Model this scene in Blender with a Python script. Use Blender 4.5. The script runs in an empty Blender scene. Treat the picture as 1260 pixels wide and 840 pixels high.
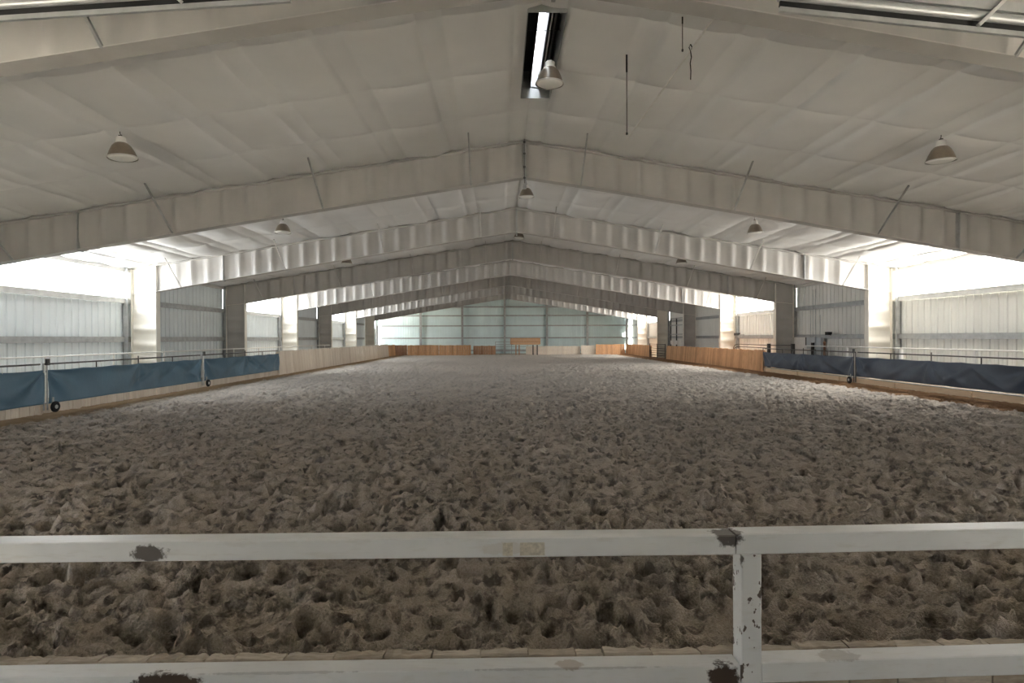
import bpy, math, random
import numpy as np
from mathutils import Matrix, Vector

random.seed(7)
rng = np.random.default_rng(11)
SC = bpy.context.scene
COL = SC.collection

# ------------------------------------------------------------------ camera, sky, sun, exposure
EYE = 1.85
cam_d = bpy.data.cameras.new('camera')
cam = bpy.data.objects.new('camera', cam_d)
COL.objects.link(cam)
cam_d.sensor_width = 36.0
cam_d.lens = 36.0 * 700.0 / 1260.0
cam_d.clip_start = 0.05
cam_d.clip_end = 500
yaw = math.atan((630 - 616) / 700.0)       # looks a touch to the right of the ridge line
pitch = -math.atan((420 - 415.5) / 700.0)
roll = math.radians(-0.23)
cam.matrix_world = (Matrix.Translation((0, 0, EYE)) @ Matrix.Rotation(-yaw, 4, 'Z')
                    @ Matrix.Rotation(math.radians(90) + pitch, 4, 'X') @ Matrix.Rotation(roll, 4, 'Z'))
SC.camera = cam

world = bpy.data.worlds.new('world')
SC.world = world
world.use_nodes = True
wn = world.node_tree
bg = wn.nodes['Background']
bg.inputs['Color'].default_value = (0.86, 0.93, 1.0, 1)
bg.inputs['Strength'].default_value = 1.0

sun_d = bpy.data.lights.new('sun', 'SUN')
sun_d.energy = 9.0
sun_d.angle = math.radians(1.5)
sun_d.color = (1.0, 0.90, 0.76)
sun = bpy.data.objects.new('sun', sun_d)
COL.objects.link(sun)
_el, _az = math.radians(52.5), math.radians(-14)      # travels from the right, a little from behind
_dir = Vector((-math.cos(_el) * math.cos(_az), -math.cos(_el) * math.sin(_az), -math.sin(_el)))
sun.rotation_euler = _dir.to_track_quat('-Z', 'Y').to_euler()

vs = SC.view_settings
vs.view_transform = 'Standard'
vs.look = 'None'
vs.exposure = 3.64
vs.gamma = 1
vs.use_curve_mapping = False
SC.cycles.max_bounces = 14
SC.cycles.diffuse_bounces = 10
SC.cycles.glossy_bounces = 3
SC.cycles.use_denoising = True
SC.cycles.sample_clamp_indirect = 8.0
SC.cycles.caustics_reflective = False
SC.cycles.caustics_refractive = False

# ------------------------------------------------------------------ layout
XL, XR, RIDGE, ZR, SL = -14.32, 15.6, 0.65, 7.01, 0.158
BAY = 7.62
FY = [6.75] + [14.86 + BAY * k for k in range(8)]   # frames 0..8, the last one stands in the end wall
YB = -0.45                                          # near end wall, just behind the camera
YE = FY[8]
FENL, FENR = -11.2, 13.5
def zroof(x): return ZR - SL * abs(x - RIDGE)
OPEN_L, OPEN_R = {1, 3, 5}, {1, 3, 6}               # bays with an open strip under the eaves (bay k = frame k to k+1)
ZG = 3.32

def portal(loc, rot, sx, sy):
    d = bpy.data.lights.new('daylight_portal', 'AREA')
    d.shape = 'RECTANGLE'; d.size = sx; d.size_y = sy
    d.cycles.is_portal = True
    o = bpy.data.objects.new('daylight_portal', d); COL.objects.link(o)
    o.location = loc; o.rotation_euler = rot
for k in OPEN_L:
    portal((XL - 0.35, (FY[k] if k >= 0 else YB) + BAY / 2, 3.9), (0, math.radians(-90), 0), 1.3, BAY)
for k in OPEN_R:
    portal((XR + 0.35, (FY[k] if k >= 0 else YB) + BAY / 2, 3.9), (0, math.radians(90), 0), 1.3, BAY)
portal((XL - 0.35, FY[7] + BAY / 2, 1.7), (0, math.radians(-90), 0), 3.8, 6)

for _x in (-7.1, 8.1):
    portal((_x, YB - 0.3, 1.4), (math.radians(90), 0, 0), 3.8, 3.2)

# ------------------------------------------------------------------ helpers
def new_obj(name, mesh, parent=None, **props):
    o = bpy.data.objects.new(name, mesh)
    COL.objects.link(o)
    if parent is not None: o.parent = parent
    for k, v in props.items(): o[k] = v
    return o
def empty(name, loc=(0, 0, 0), label=None, category=None, group=None, kind=None, rz=0):
    o = new_obj(name, None)
    o.empty_display_size = 0.2
    o.location = loc; o.rotation_euler = (0, 0, rz)
    if label: o['label'] = label
    if category: o['category'] = category
    if group: o['group'] = group
    if kind: o['kind'] = kind
    return o
def tag(o, label, category, group=None):
    o['label'] = label; o['category'] = category
    if group: o['group'] = group
    return o
def copy_tree(o, parent=None):
    c = o.copy(); COL.objects.link(c)
    if parent is not None: c.parent = parent
    for ch in list(o.children): copy_tree(ch, c)
    return c

class MB:
    """gathers vertices and faces of one part"""
    def __init__(s): s.v = []; s.f = []; s.smooth = []
    def add(s, vs_, fs_, smooth=False):
        b = len(s.v); s.v += [tuple(p) for p in vs_]
        s.f += [tuple(i + b for i in f) for f in fs_]; s.smooth += [smooth] * len(fs_)
    def box(s, x0, x1, y0, y1, z0, z1, top=None):
        """top: optional function z(x, y) for the four upper corners"""
        P = [(x0, y0), (x1, y0), (x1, y1), (x0, y1)]
        up = [(x, y, top(x, y) if top else z1) for x, y in P]
        s.add([(x, y, z0) for x, y in P] + up, [(3, 2, 1, 0), (4, 5, 6, 7), (0, 1, 5, 4), (1, 2, 6, 5), (2, 3, 7, 6), (3, 0, 4, 7)])
        return s
    def bar(s, a, b, w, h, up=(0, 0, 1)):
        a, b = Vector(a), Vector(b); d = (b - a).normalized(); u = Vector(up)
        if abs(d.dot(u)) > 0.98: u = Vector((1, 0, 0))
        sd = d.cross(u).normalized(); u = sd.cross(d).normalized()
        V = []
        for p in (a, b):
            for i, j in ((-1, -1), (1, -1), (1, 1), (-1, 1)): V.append(p + sd * (i * w / 2) + u * (j * h / 2))
        s.add(V, [(3, 2, 1, 0), (4, 5, 6, 7), (0, 1, 5, 4), (1, 2, 6, 5), (2, 3, 7, 6), (3, 0, 4, 7)])
        return s
    def tube(s, pts, r, n=8, cap=True):
        pts = [Vector(p) for p in pts]; V = []; F = []
        for i, p in enumerate(pts):
            d = (pts[min(i + 1, len(pts) - 1)] - pts[max(i - 1, 0)]).normalized()
            u = Vector((0, 0, 1)) if abs(d.z) < 0.95 else Vector((1, 0, 0))
            sd = d.cross(u).normalized(); u = sd.cross(d)
            for k in range(n):
                a = 2 * math.pi * k / n; V.append(p + sd * (r * math.cos(a)) + u * (r * math.sin(a)))
        for i in range(len(pts) - 1):
            for k in range(n):
                F.append((i * n + k, i * n + (k + 1) % n, (i + 1) * n + (k + 1) % n, (i + 1) * n + k))
        s.add(V, F, True)
        if cap:
            s.add(V[:n], [tuple(range(n))]); s.add(V[-n:], [tuple(reversed(range(n)))])
        return s
    def lathe(s, prof, c=(0, 0, 0), n=28, axis='z', closed=False):
        V = []; F = []
        for r, z in prof:
            for k in range(n):
                a = 2 * math.pi * k / n
                p = (r * math.cos(a), r * math.sin(a), z) if axis == 'z' else ((z, r * math.cos(a), r * math.sin(a)))
                V.append((p[0] + c[0], p[1] + c[1], p[2] + c[2]))
        for i in range(len(prof) - 1):
            for k in range(n): F.append((i * n + k, i * n + (k + 1) % n, (i + 1) * n + (k + 1) % n, (i + 1) * n + k))
        s.add(V, F, True)
        return s
    def mesh(s, name, mat):
        m = bpy.data.meshes.new(name); m.from_pydata(s.v, [], s.f); m.materials.append(mat)
        m.polygons.foreach_set('use_smooth', s.smooth); m.update(); return m
    def build(s, name, mat, parent=None, **props):
        return new_obj(name, s.mesh(name, mat), parent, **props)

def grid_mesh(name, P, mat, keep=None):
    """P: (rows, cols, 3) array of points -> smooth mesh; keep: (rows-1, cols-1) mask"""
    R, Cn = P.shape[:2]
    idx = np.arange(R * Cn).reshape(R, Cn)
    q = np.stack([idx[:-1, :-1], idx[:-1, 1:], idx[1:, 1:], idx[1:, :-1]], -1)
    q = q[keep] if keep is not None else q.reshape(-1, 4)
    return raw_mesh(name, P.reshape(-1, 3), q.reshape(-1, 4), mat)
def raw_mesh(name, V, Q, mat, smooth=True):
    m = bpy.data.meshes.new(name)
    m.vertices.add(len(V)); m.vertices.foreach_set('co', V.astype(np.float32).ravel())
    n = len(Q); m.loops.add(n * 4); m.loops.foreach_set('vertex_index', Q.astype(np.int32).ravel())
    m.polygons.add(n); m.polygons.foreach_set('loop_start', np.arange(0, n * 4, 4, dtype=np.int32))
    m.polygons.foreach_set('loop_total', np.full(n, 4, dtype=np.int32))
    m.update(calc_edges=True); m.validate()
    m.polygons.foreach_set('use_smooth', np.full(len(m.polygons), smooth)); m.materials.append(mat)
    m.update()
    return m

def hash2(ix, iy, k=0):
    h = (ix.astype(np.int64) * 374761393 + iy.astype(np.int64) * 668265263 + k * 2246822519) & 0xffffffff
    h = ((h ^ (h >> 13)) * 1274126177) & 0xffffffff
    h = (h ^ (h >> 16)) & 0xffffff
    return h / float(0xffffff)
def vnoise(x, y, s, k=0):
    u, v = x / s, y / s
    iu, iv = np.floor(u), np.floor(v); fu, fv = u - iu, v - iv
    fu = fu * fu * fu * (fu * (fu * 6 - 15) + 10); fv = fv * fv * fv * (fv * (fv * 6 - 15) + 10)
    a = hash2(iu, iv, k); b = hash2(iu + 1, iv, k); c = hash2(iu, iv + 1, k); d = hash2(iu + 1, iv + 1, k)
    return (a * (1 - fu) + b * fu) * (1 - fv) + (c * (1 - fu) + d * fu) * fv - 0.5

# ------------------------------------------------------------------ materials
def nt(name, rough=0.6, metal=0.0, spec=0.4):
    m = bpy.data.materials.new(name); m.use_nodes = True
    b = m.node_tree.nodes['Principled BSDF']
    b.inputs['Roughness'].default_value = rough; b.inputs['Metallic'].default_value = metal
    b.inputs['Specular IOR Level'].default_value = spec
    return m, m.node_tree, b
def N(t, typ, **kw):
    n = t.nodes.new(typ)
    for k, v in kw.items():
        if k in n.inputs: n.inputs[k].default_value = v
        else: setattr(n, k, v)
    return n
def coords(t, scale=(1, 1, 1), world_space=True):
    if world_space:
        g = N(t, 'ShaderNodeNewGeometry'); src = g.outputs['Position']
    else:
        g = N(t, 'ShaderNodeTexCoord'); src = g.outputs['Object']
    mp = N(t, 'ShaderNodeMapping'); mp.inputs['Scale'].default_value = scale
    t.links.new(src, mp.inputs['Vector']); return mp.outputs['Vector']
def ramp(t, fac, stops):
    r = N(t, 'ShaderNodeValToRGB'); e = r.color_ramp.elements
    while len(e) > len(stops): e.remove(e[-1])
    while len(e) < len(stops): e.new(0.5)
    for i, (p, c) in enumerate(stops): e[i].position = p; e[i].color = (*c, 1)
    t.links.new(fac, r.inputs['Fac']); return r.outputs['Color']
def mixc(t, fac, a, b, typ='MIX'):
    m = N(t, 'ShaderNodeMix', data_type='RGBA', blend_type=typ)
    for s, v in ((m.inputs[0], fac), (m.inputs[6], a), (m.inputs[7], b)):
        if hasattr(v, 'is_linked'): t.links.new(v, s)
        elif isinstance(v, (int, float)): s.default_value = v
        else: s.default_value = (*v, 1)
    return m.outputs[2]
def noise(t, vec, scale, detail=4, rough=0.55):
    n = N(t, 'ShaderNodeTexNoise'); n.inputs['Scale'].default_value = scale
    n.inputs['Detail'].default_value = detail; n.inputs['Roughness'].default_value = rough
    t.links.new(vec, n.inputs['Vector']); return n.outputs['Fac']
def bump(t, b, h, strength=0.3, dist=0.01):
    n = N(t, 'ShaderNodeBump'); n.inputs['Strength'].default_value = strength; n.inputs['Distance'].default_value = dist
    t.links.new(h, n.inputs['Height']); t.links.new(n.outputs['Normal'], b.inputs['Normal'])
def simple(name, col, rough=0.6, metal=0.0, var=0.12, scale=3.0, stretch=(1, 1, 1), spec=0.4, rnd=0.0, bmp=0.0, world_space=True):
    m, t, b = nt(name, rough, metal, spec)
    v = coords(t, stretch, world_space)
    f = noise(t, v, scale)
    lo = tuple(c * (1 - var) for c in col); hi = tuple(min(1, c * (1 + var)) for c in col)
    c = ramp(t, f, [(0.3, lo), (0.7, hi)])
    if rnd:
        oi = N(t, 'ShaderNodeObjectInfo')
        c = mixc(t, 1.0, c, ramp(t, oi.outputs['Random'], [(0.0, (1 - rnd,) * 3), (1.0, (1.0,) * 3)]), 'MULTIPLY')
    t.links.new(c, b.inputs['Base Color'])
    if bmp: bump(t, b, noise(t, v, scale * 6), bmp, 0.01)
    return m

M = {}
M['vinyl'] = simple('white_vinyl_insulation', (0.81, 0.81, 0.80), 0.38, var=0.05, scale=0.6, spec=0.5, rnd=0.04, bmp=0.12)
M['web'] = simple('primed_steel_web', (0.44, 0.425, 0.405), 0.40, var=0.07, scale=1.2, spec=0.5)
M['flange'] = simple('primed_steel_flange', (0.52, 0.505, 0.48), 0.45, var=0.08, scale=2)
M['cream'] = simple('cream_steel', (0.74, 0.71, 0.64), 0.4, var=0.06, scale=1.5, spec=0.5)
M['wall_l'] = simple('pale_blue_grey_wall_sheet', (0.76, 0.81, 0.83), 0.45, var=0.05, scale=0.8, rnd=0.05)
M['wall_r'] = simple('pale_cream_grey_wall_sheet', (0.80, 0.80, 0.76), 0.45, var=0.05, scale=0.8, rnd=0.05)
M['wall_e'] = simple('pale_green_blue_wall_sheet', (0.78, 0.91, 0.92), 0.45, var=0.05, scale=0.8, rnd=0.06)
M['galv'] = simple('galvanised_steel', (0.42, 0.43, 0.43), 0.4, metal=0.4, var=0.15, scale=5)
M['galv_l'] = simple('light_galvanised_steel', (0.62, 0.62, 0.60), 0.45, metal=0.2, var=0.12, scale=4)
M['dark'] = simple('dark_steel', (0.07, 0.068, 0.065), 0.5, metal=0.3, var=0.3, scale=8)
M['black'] = simple('black_rubber', (0.012, 0.012, 0.013), 0.7, var=0.3, scale=8)
M['pipe_white'] = simple('white_painted_pipe', (0.78, 0.77, 0.74), 0.4, var=0.05, scale=5)
M['concrete'] = simple('pale_dirt_floor', (0.46, 0.40, 0.32), 0.9, var=0.2, scale=1.2, bmp=0.3)
M['gravel'] = simple('pale_gravel', (0.60, 0.58, 0.53), 0.95, var=0.1, scale=2)
M['lens'] = simple('frosted_lens', (0.86, 0.86, 0.82), 0.3, var=0.03, scale=5)
M['bronze'] = simple('tan_acrylic_reflector', (0.20, 0.165, 0.125), 0.32, var=0.1, scale=14, world_space=False, spec=0.5)
M['grey_box'] = simple('grey_painted_box', (0.42, 0.46, 0.49), 0.5, var=0.05, scale=4)
M['rust'] = simple('rusty_brown_steel', (0.25, 0.13, 0.08), 0.8, var=0.3, scale=12)
M['label'] = simple('worn_tan_sticker', (0.60, 0.55, 0.46), 0.6, var=0.25, scale=60)

def wood(name, a, b_, rnd=0.3, scale=(14, 14, 0.9), rough=0.7):
    m, t, b = nt(name, rough, 0, 0.3)
    oi = N(t, 'ShaderNodeObjectInfo')
    g = N(t, 'ShaderNodeNewGeometry')
    ad = N(t, 'ShaderNodeVectorMath', operation='SCALE'); ad.inputs[3].default_value = 1
    cmb = N(t, 'ShaderNodeCombineXYZ')
    mu = N(t, 'ShaderNodeMath', operation='MULTIPLY'); mu.inputs[1].default_value = 40
    t.links.new(oi.outputs['Random'], mu.inputs[0]); t.links.new(mu.outputs[0], cmb.inputs[2])
    av = N(t, 'ShaderNodeVectorMath', operation='ADD')
    t.links.new(g.outputs['Position'], av.inputs[0]); t.links.new(cmb.outputs[0], av.inputs[1])
    mp = N(t, 'ShaderNodeMapping'); mp.inputs['Scale'].default_value = scale
    t.links.new(av.outputs[0], mp.inputs['Vector'])
    f = noise(t, mp.outputs['Vector'], 2.2, 5, 0.6)
    c = ramp(t, f, [(0.28, b_), (0.62, a)])
    c = mixc(t, 1.0, c, ramp(t, oi.outputs['Random'], [(0.0, (1 - rnd, 1 - rnd * 1.15, 1 - rnd * 1.3)), (0.5, (1 - rnd * .4,) * 3), (1.0, (1.0, 1.0, 1.0))]), 'MULTIPLY')
    t.links.new(c, b.inputs['Base Color']); bump(t, b, f, 0.25, 0.006)
    return m
M['wood_pale'] = wood('pale_weathered_boards', (0.88, 0.80, 0.69), (0.76, 0.66, 0.55), 0.15)
M['wood_orange'] = wood('orange_brown_boards', (0.78, 0.47, 0.26), (0.56, 0.30, 0.15), 0.30)
M['wood_brown'] = wood('brown_boards', (0.62, 0.38, 0.24), (0.44, 0.25, 0.15), 0.25)
M['wood_sill'] = wood('tan_sill_board', (0.84, 0.66, 0.46), (0.72, 0.53, 0.35), 0.12, (14, 0.9, 14))
M['wood_grey'] = wood('grey_tan_plank_ends', (0.62, 0.54, 0.44), (0.40, 0.34, 0.27), 0.30, (5, 20, 20), 0.85)

def tarp_mat(name, c):
    m, t, b = nt(name, 0.42, 0, 0.45)
    v = coords(t)
    f = noise(t, v, 0.9, 3)
    t.links.new(ramp(t, f, [(0.3, tuple(x * 0.82 for x in c)), (0.7, tuple(x * 1.15 for x in c))]), b.inputs['Base Color'])
    bump(t, b, noise(t, v, 5, 3), 0.25, 0.03)
    return m
M['tarp_l'] = tarp_mat('steel_blue_tarpaulin', (0.085, 0.165, 0.235))
M['tarp_r'] = tarp_mat('navy_tarpaulin', (0.070, 0.092, 0.128))

def sand_mat():
    m, t, b = nt('footprinted_sand', 0.95, 0, 0.15)
    v = coords(t)
    big = noise(t, v, 0.35, 3); mid = noise(t, v, 5.0, 4); fine = noise(t, v, 70, 3, 0.7)
    c = ramp(t, mid, [(0.3, (0.42, 0.345, 0.28)), (0.7, (0.62, 0.52, 0.43))])
    c = mixc(t, 0.5, c, ramp(t, fine, [(0.35, (0.24, 0.20, 0.16)), (0.62, (0.56, 0.49, 0.42))]))
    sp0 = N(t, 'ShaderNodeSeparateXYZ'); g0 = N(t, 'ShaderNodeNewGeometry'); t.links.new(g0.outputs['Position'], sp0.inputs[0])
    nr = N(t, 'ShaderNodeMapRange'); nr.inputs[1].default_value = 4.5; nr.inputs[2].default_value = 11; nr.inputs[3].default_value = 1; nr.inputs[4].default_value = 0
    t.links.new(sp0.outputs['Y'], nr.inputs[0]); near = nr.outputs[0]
    hole_shade = noise(t, coords(t, (1, 1, 1)), 7.5, 4, 0.6)
    c = mixc(t, ramp(t, hole_shade, [(0.50, (0, 0, 0)), (0.64, (0.8, 0.8, 0.8))]), c, mixc(t, near, (0.055, 0.042, 0.033), (0.085, 0.066, 0.052)))  # dark flecks painted as the shade inside hoof-print holes
    c = mixc(t, ramp(t, big, [(0.4, (0, 0, 0)), (0.7, (0.2, 0.2, 0.2))]), c, (0.40, 0.35, 0.30))
    # grazing light painted in as paler grey with distance; brown tracks along the fences
    sep = N(t, 'ShaderNodeSeparateXYZ'); g = N(t, 'ShaderNodeNewGeometry'); t.links.new(g.outputs['Position'], sep.inputs[0])
    w = N(t, 'ShaderNodeMath', operation='MULTIPLY_ADD'); w.inputs[1].default_value = 0.9
    t.links.new(noise(t, v, 1.3, 3), w.inputs[0]); t.links.new(sep.outputs['X'], w.inputs[2])
    def mr(src, a, b_, c0=0.0, c1=1.0):
        n = N(t, 'ShaderNodeMapRange'); n.inputs[1].default_value = a; n.inputs[2].default_value = b_
        n.inputs[3].default_value = c0; n.inputs[4].default_value = c1; t.links.new(src, n.inputs[0]); return n.outputs[0]
    far_light = mr(sep.outputs['Y'], 4, 24, 0, 0.95)
    c = mixc(t, far_light, c, mixc(t, 0.6, c, (0.84, 0.81, 0.77)))
    c = mixc(t, mr(w.outputs[0], -9.6, -10.1), c, (0.42, 0.31, 0.20))
    c = mixc(t, mr(w.outputs[0], 12.62, 12.78), c, (0.27, 0.16, 0.09))
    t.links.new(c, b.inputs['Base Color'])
    ad = N(t, 'ShaderNodeMath', operation='ADD'); t.links.new(mid, ad.inputs[0]); t.links.new(fine, ad.inputs[1])
    bump(t, b, ad.outputs[0], 1.0, 0.03)
    return m
M['sand'] = sand_mat()

def rail_mat(name, spots, chips=0.0):
    """white paint with brown stains at given points (world x, y, z, radius, strength)"""
    m, t, b = nt(name, 0.38, 0, 0.5)
    v = coords(t)
    base = ramp(t, noise(t, v, 2.5, 4), [(0.3, (0.70, 0.70, 0.69)), (0.7, (0.79, 0.79, 0.785))])
    # faint grime
    base = mixc(t, ramp(t, noise(t, coords(t, (3, 14, 14)), 3, 5), [(0.55, (0, 0, 0)), (0.75, (0.35, 0.35, 0.35))]), base, (0.52, 0.48, 0.41))
    g = N(t, 'ShaderNodeNewGeometry')
    nz = noise(t, v, 26, 5, 0.65)
    for (x, y, z, r, s, col) in spots:
        d = N(t, 'ShaderNodeVectorMath', operation='SUBTRACT'); t.links.new(g.outputs['Position'], d.inputs[0]); d.inputs[1].default_value = (x, y, z)
        sc = N(t, 'ShaderNodeVectorMath', operation='DIVIDE'); t.links.new(d.outputs[0], sc.inputs[0]); sc.inputs[1].default_value = r
        ln = N(t, 'ShaderNodeVectorMath', operation='LENGTH'); t.links.new(sc.outputs[0], ln.inputs[0])
        ma = N(t, 'ShaderNodeMath', operation='MULTIPLY_ADD'); t.links.new(nz, ma.inputs[0]); ma.inputs[1].default_value = 1.5; t.links.new(ln.outputs['Value'], ma.inputs[2])
        k = N(t, 'ShaderNodeMapRange'); t.links.new(ma.outputs[0], k.inputs[0])
        k.inputs[1].default_value = 1.75; k.inputs[2].default_value = 1.55; k.inputs[3].default_value = 0; k.inputs[4].default_value = s
        base = mixc(t, k.outputs[0], base, col)
    if chips:
        ch = ramp(t, noise(t, coords(t, (1, 1, 0.7)), 24, 3, 0.55), [(chips, (0, 0, 0)), (chips + 0.02, (1, 1, 1))])
        base = mixc(t, ch, base, (0.13, 0.10, 0.085))
    t.links.new(base, b.inputs['Base Color'])
    bump(t, b, nz, 0.08, 0.003)
    return m
BR = (0.055, 0.036, 0.026)

# ------------------------------------------------------------------ ground and sand floor
mb = MB(); mb.box(-80, 80, -60, 140, -0.6, -0.3); mb.build('ground', M['gravel'], kind='structure')
base = MB(); base.box(XL - 0.2, FENL - 0.25, YB, YE + 0.2, -0.3, -0.02); base.box(FENR + 0.25, XR + 0.2, YB, YE + 0.2, -0.3, -0.02)
base.box(FENL - 0.25, FENR + 0.25, YB, 2.3, -0.3, -0.02); base.box(FENL - 0.25, FENR + 0.25, 62.2, YE + 0.2, -0.3, -0.02)
base.build('floor_border', M['concrete'], kind='structure', label='bare pale dirt floor between the fences and the walls')

def sand_height(x, y):
    wx = x + 0.10 * vnoise(x, y, 0.35, 51) + 0.05 * vnoise(x, y, 0.12, 52)
    wy = y + 0.10 * vnoise(x, y, 0.35, 53) + 0.05 * vnoise(x, y, 0.12, 54)
    h = 0.05 * vnoise(x, y, 1.9, 1) + 0.06 * vnoise(wx, wy, 0.45, 2) + 0.030 * (0.5 - 2 * np.abs(vnoise(wx, wy, 0.24, 3))) + 0.020 * (0.5 - 2 * np.abs(vnoise(wx, wy, 0.10, 4))) + 0.024 * vnoise(x, y, 0.045, 5)
    for cs, dep, rr, k in ((0.30, 0.095, 0.092, 10), (0.19, 0.055, 0.055, 20), (0.42, 0.110, 0.115, 30)):
        cu, cv = np.floor(wx / cs), np.floor(wy / cs)
        for i in (-1, 0, 1):
            for j in (-1, 0, 1):
                a, b = cu + i, cv + j
                px = (a + 0.15 + 0.7 * hash2(a, b, k)) * cs; py = (b + 0.15 + 0.7 * hash2(a, b, k + 1)) * cs
                on = hash2(a, b, k + 2) < 0.72
                r = rr * (0.6 + 0.6 * hash2(a, b, k + 3)); th = 3.14 * hash2(a, b, k + 4)
                el = 0.55 + 0.45 * hash2(a, b, k + 5)
                dx, dy = wx - px, wy - py
                u = (dx * np.cos(th) + dy * np.sin(th)) / r; v = (-dx * np.sin(th) + dy * np.cos(th)) / (r * el)
                d = np.sqrt(u * u + v * v)
                q_ = np.clip((1.2 - d) / 0.62, 0, 1); hole = -q_ * q_ * (3 - 2 * q_)
                rim = 0.26 * np.exp(-((d - 1.4) / 0.32) ** 2)
                h += np.where(on & (d < 2.4), dep * 1.4 * (0.6 + 0.7 * hash2(a, b, k + 6)) * (hole + rim), 0)
    h = h + 0.02
    # calm towards the far end and along the fences, with a low bank of sand against them
    calm = np.clip(1.0 - (y - 14) / 60.0, 0.45, 1)
    edge = np.clip((x - FENL) / 1.1, 0.15, 1) * np.clip((FENR - x) / 0.8, 0.15, 1)
    h = h * calm * edge * (1 + 0.25 * np.clip((9 - y) / 5, 0, 1))
    h += 0.02 * np.clip(1 - (x - FENL) / 0.7, 0, 1) + 0.07 * np.clip(1 - (FENR - x) / 0.7, 0, 1)
    h += 0.10 * np.clip(1 - (y - 2.5) / 0.9, 0, 1)
    return h
def rows(y0, y1, k, mn):
    out = [y0]
    while out[-1] < y1: out.append(out[-1] + max(mn, out[-1] * k))
    out[-1] = y1
    return np.array(out)
zones = [(2.5, 6.5, -6.4, 6.4, 0.016, 0.0042), (2.5, 6.56, FENL - 0.3, -6.36, 0.06, 0.012), (2.5, 6.56, 6.36, FENR + 0.3, 0.06, 0.012),
         (6.46, 16.0, FENL - 0.3, FENR + 0.3, 0.033, 0.0042), (15.9, 62.3, FENL - 0.5, FENR + 0.5, 0.07, 0.0046)]
Vs, Qs, off = [], [], 0
for (y0, y1, x0, x1, dx, k) in zones:
    ys = rows(y0, y1, k, 0.012); xs = np.linspace(x0, x1, int((x1 - x0) / dx) + 1)
    X, Y = np.meshgrid(xs, ys)
    Z = sand_height(X, Y)
    R, Cn = X.shape
    idx = np.arange(R * Cn).reshape(R, Cn) + off
    Vs.append(np.stack([X, Y, Z], -1).reshape(-1, 3))
    Qs.append(np.stack([idx[:-1, :-1], idx[:-1, 1:], idx[1:, 1:], idx[1:, :-1]], -1).reshape(-1, 4))
    off += R * Cn
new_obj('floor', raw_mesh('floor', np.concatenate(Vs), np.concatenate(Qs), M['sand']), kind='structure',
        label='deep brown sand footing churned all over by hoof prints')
del Vs, Qs

# ------------------------------------------------------------------ ceiling: strips of white vinyl-faced insulation
ceiling = empty('ceiling', (0, 0, 0), kind='structure')
SLOT = (0.45, 1.05, 8.85, 12.0)          # open slot of the ridge vent
def strip_mesh(side, width, seed, y0=None, cut=False):
    """one insulation strip of a roof slope, eave to ridge; sags between the purlins and pinched at its seams"""
    xe = XL - 0.3 if side < 0 else XR + 0.3
    fr = np.array([0, .02, .07, .13, .20, .255, .275, .295, .34, .42, .52, .62, .72, .82, .90, .955, .985])
    dd = (np.arange(12)[:, None] + fr[None, :]).ravel() * 1.53; dd = dd[dd < abs(xe - RIDGE)]
    xs = RIDGE + side * np.append(dd, abs(xe - RIDGE))
    if cut:
        xs = np.sort(np.unique(np.concatenate([xs, [0.45, 1.05] if side > 0 else [0.45]]))) if side > 0 else np.sort(np.unique(np.concatenate([xs, [0.45]])))[::-1]
        if side > 0: xs = xs[xs >= RIDGE]
    ys = np.linspace(0, width, 14)
    if cut:
        ys = np.sort(np.unique(np.concatenate([ys] + [[v - y0] for v in SLOT[2:] if 0 < v - y0 < width])))
    X, Y = np.meshgrid(xs, ys)
    s = np.abs(X - RIDGE) / 1.53
    c = np.floor(s); f = s - c
    r = hash2(c, c * 0 + 1, 3 if side < 0 else 9)
    ty = Y / width
    # flat band over the purlin (0..0.26), then a pocket that hangs a little, deepest past its middle
    g = np.clip((f - 0.27) / 0.73, 0, 1)
    pocket = (0.045 * np.clip(g / 0.035, 0, 1) * (1 - g) + 1.0 * (g * (1 - g)) ** 0.9 * (0.12 + 0.22 * r)) * (g > 0)
    band = np.sin(np.pi * np.clip(f / 0.27, 0, 1)) * 0.035
    pin = 1 - 0.42 * np.exp(-(np.minimum(ty, 1 - ty) * width / 0.14) ** 2)
    dz = -(pocket * (0.75 + 0.35 * np.sin(np.pi * ty)) + band) * pin
    dz += (0.050 * vnoise(X + seed * 31, Y * 0.5 + side * 7, 0.5, 7) + 0.030 * vnoise(X * 1.6 + seed * 17, Y * .6, 0.3, 8)) * np.clip(np.sin(np.pi * ty) * 3, 0, 1)
    seam = np.exp(-(np.minimum(ty, 1 - ty) * width / 0.035) ** 2)
    dz += 0.022 * seam
    Z = ZR - SL * np.abs(X - RIDGE) + dz
    keep = None
    if cut:
        cx = (X[:-1, :-1] + X[1:, 1:]) / 2; cy = (Y[:-1, :-1] + Y[1:, 1:]) / 2 + y0
        keep = ~((cx > SLOT[0]) & (cx < SLOT[1]) & (cy > SLOT[2]) & (cy < SLOT[3]))
    return grid_mesh('insulation_panel', np.stack([X, Y, Z], -1), M['vinyl'], keep)
cache = {}
bounds = [YB - 0.3] + FY
for bi in range(len(bounds) - 1):
    a, b = bounds[bi], bounds[bi + 1]
    for q in range(4):
        w = (b - a) / 4; y0 = a + q * w
        for side in (-1, 1):
            cut = bi == 1 and y0 < SLOT[3] and y0 + w > SLOT[2]
            key = (side, round(w, 3), (bi * 5 + q * 3) % 4) if not cut else None
            if cut: me = strip_mesh(side, w, (bi * 5 + q * 3) % 4, y0, True)
            else:
                if key not in cache: cache[key] = strip_mesh(side, w, key[2])
                me = cache[key]
            o = new_obj('insulation_panel', me, ceiling); o.location = (0, y0, 0)
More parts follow.
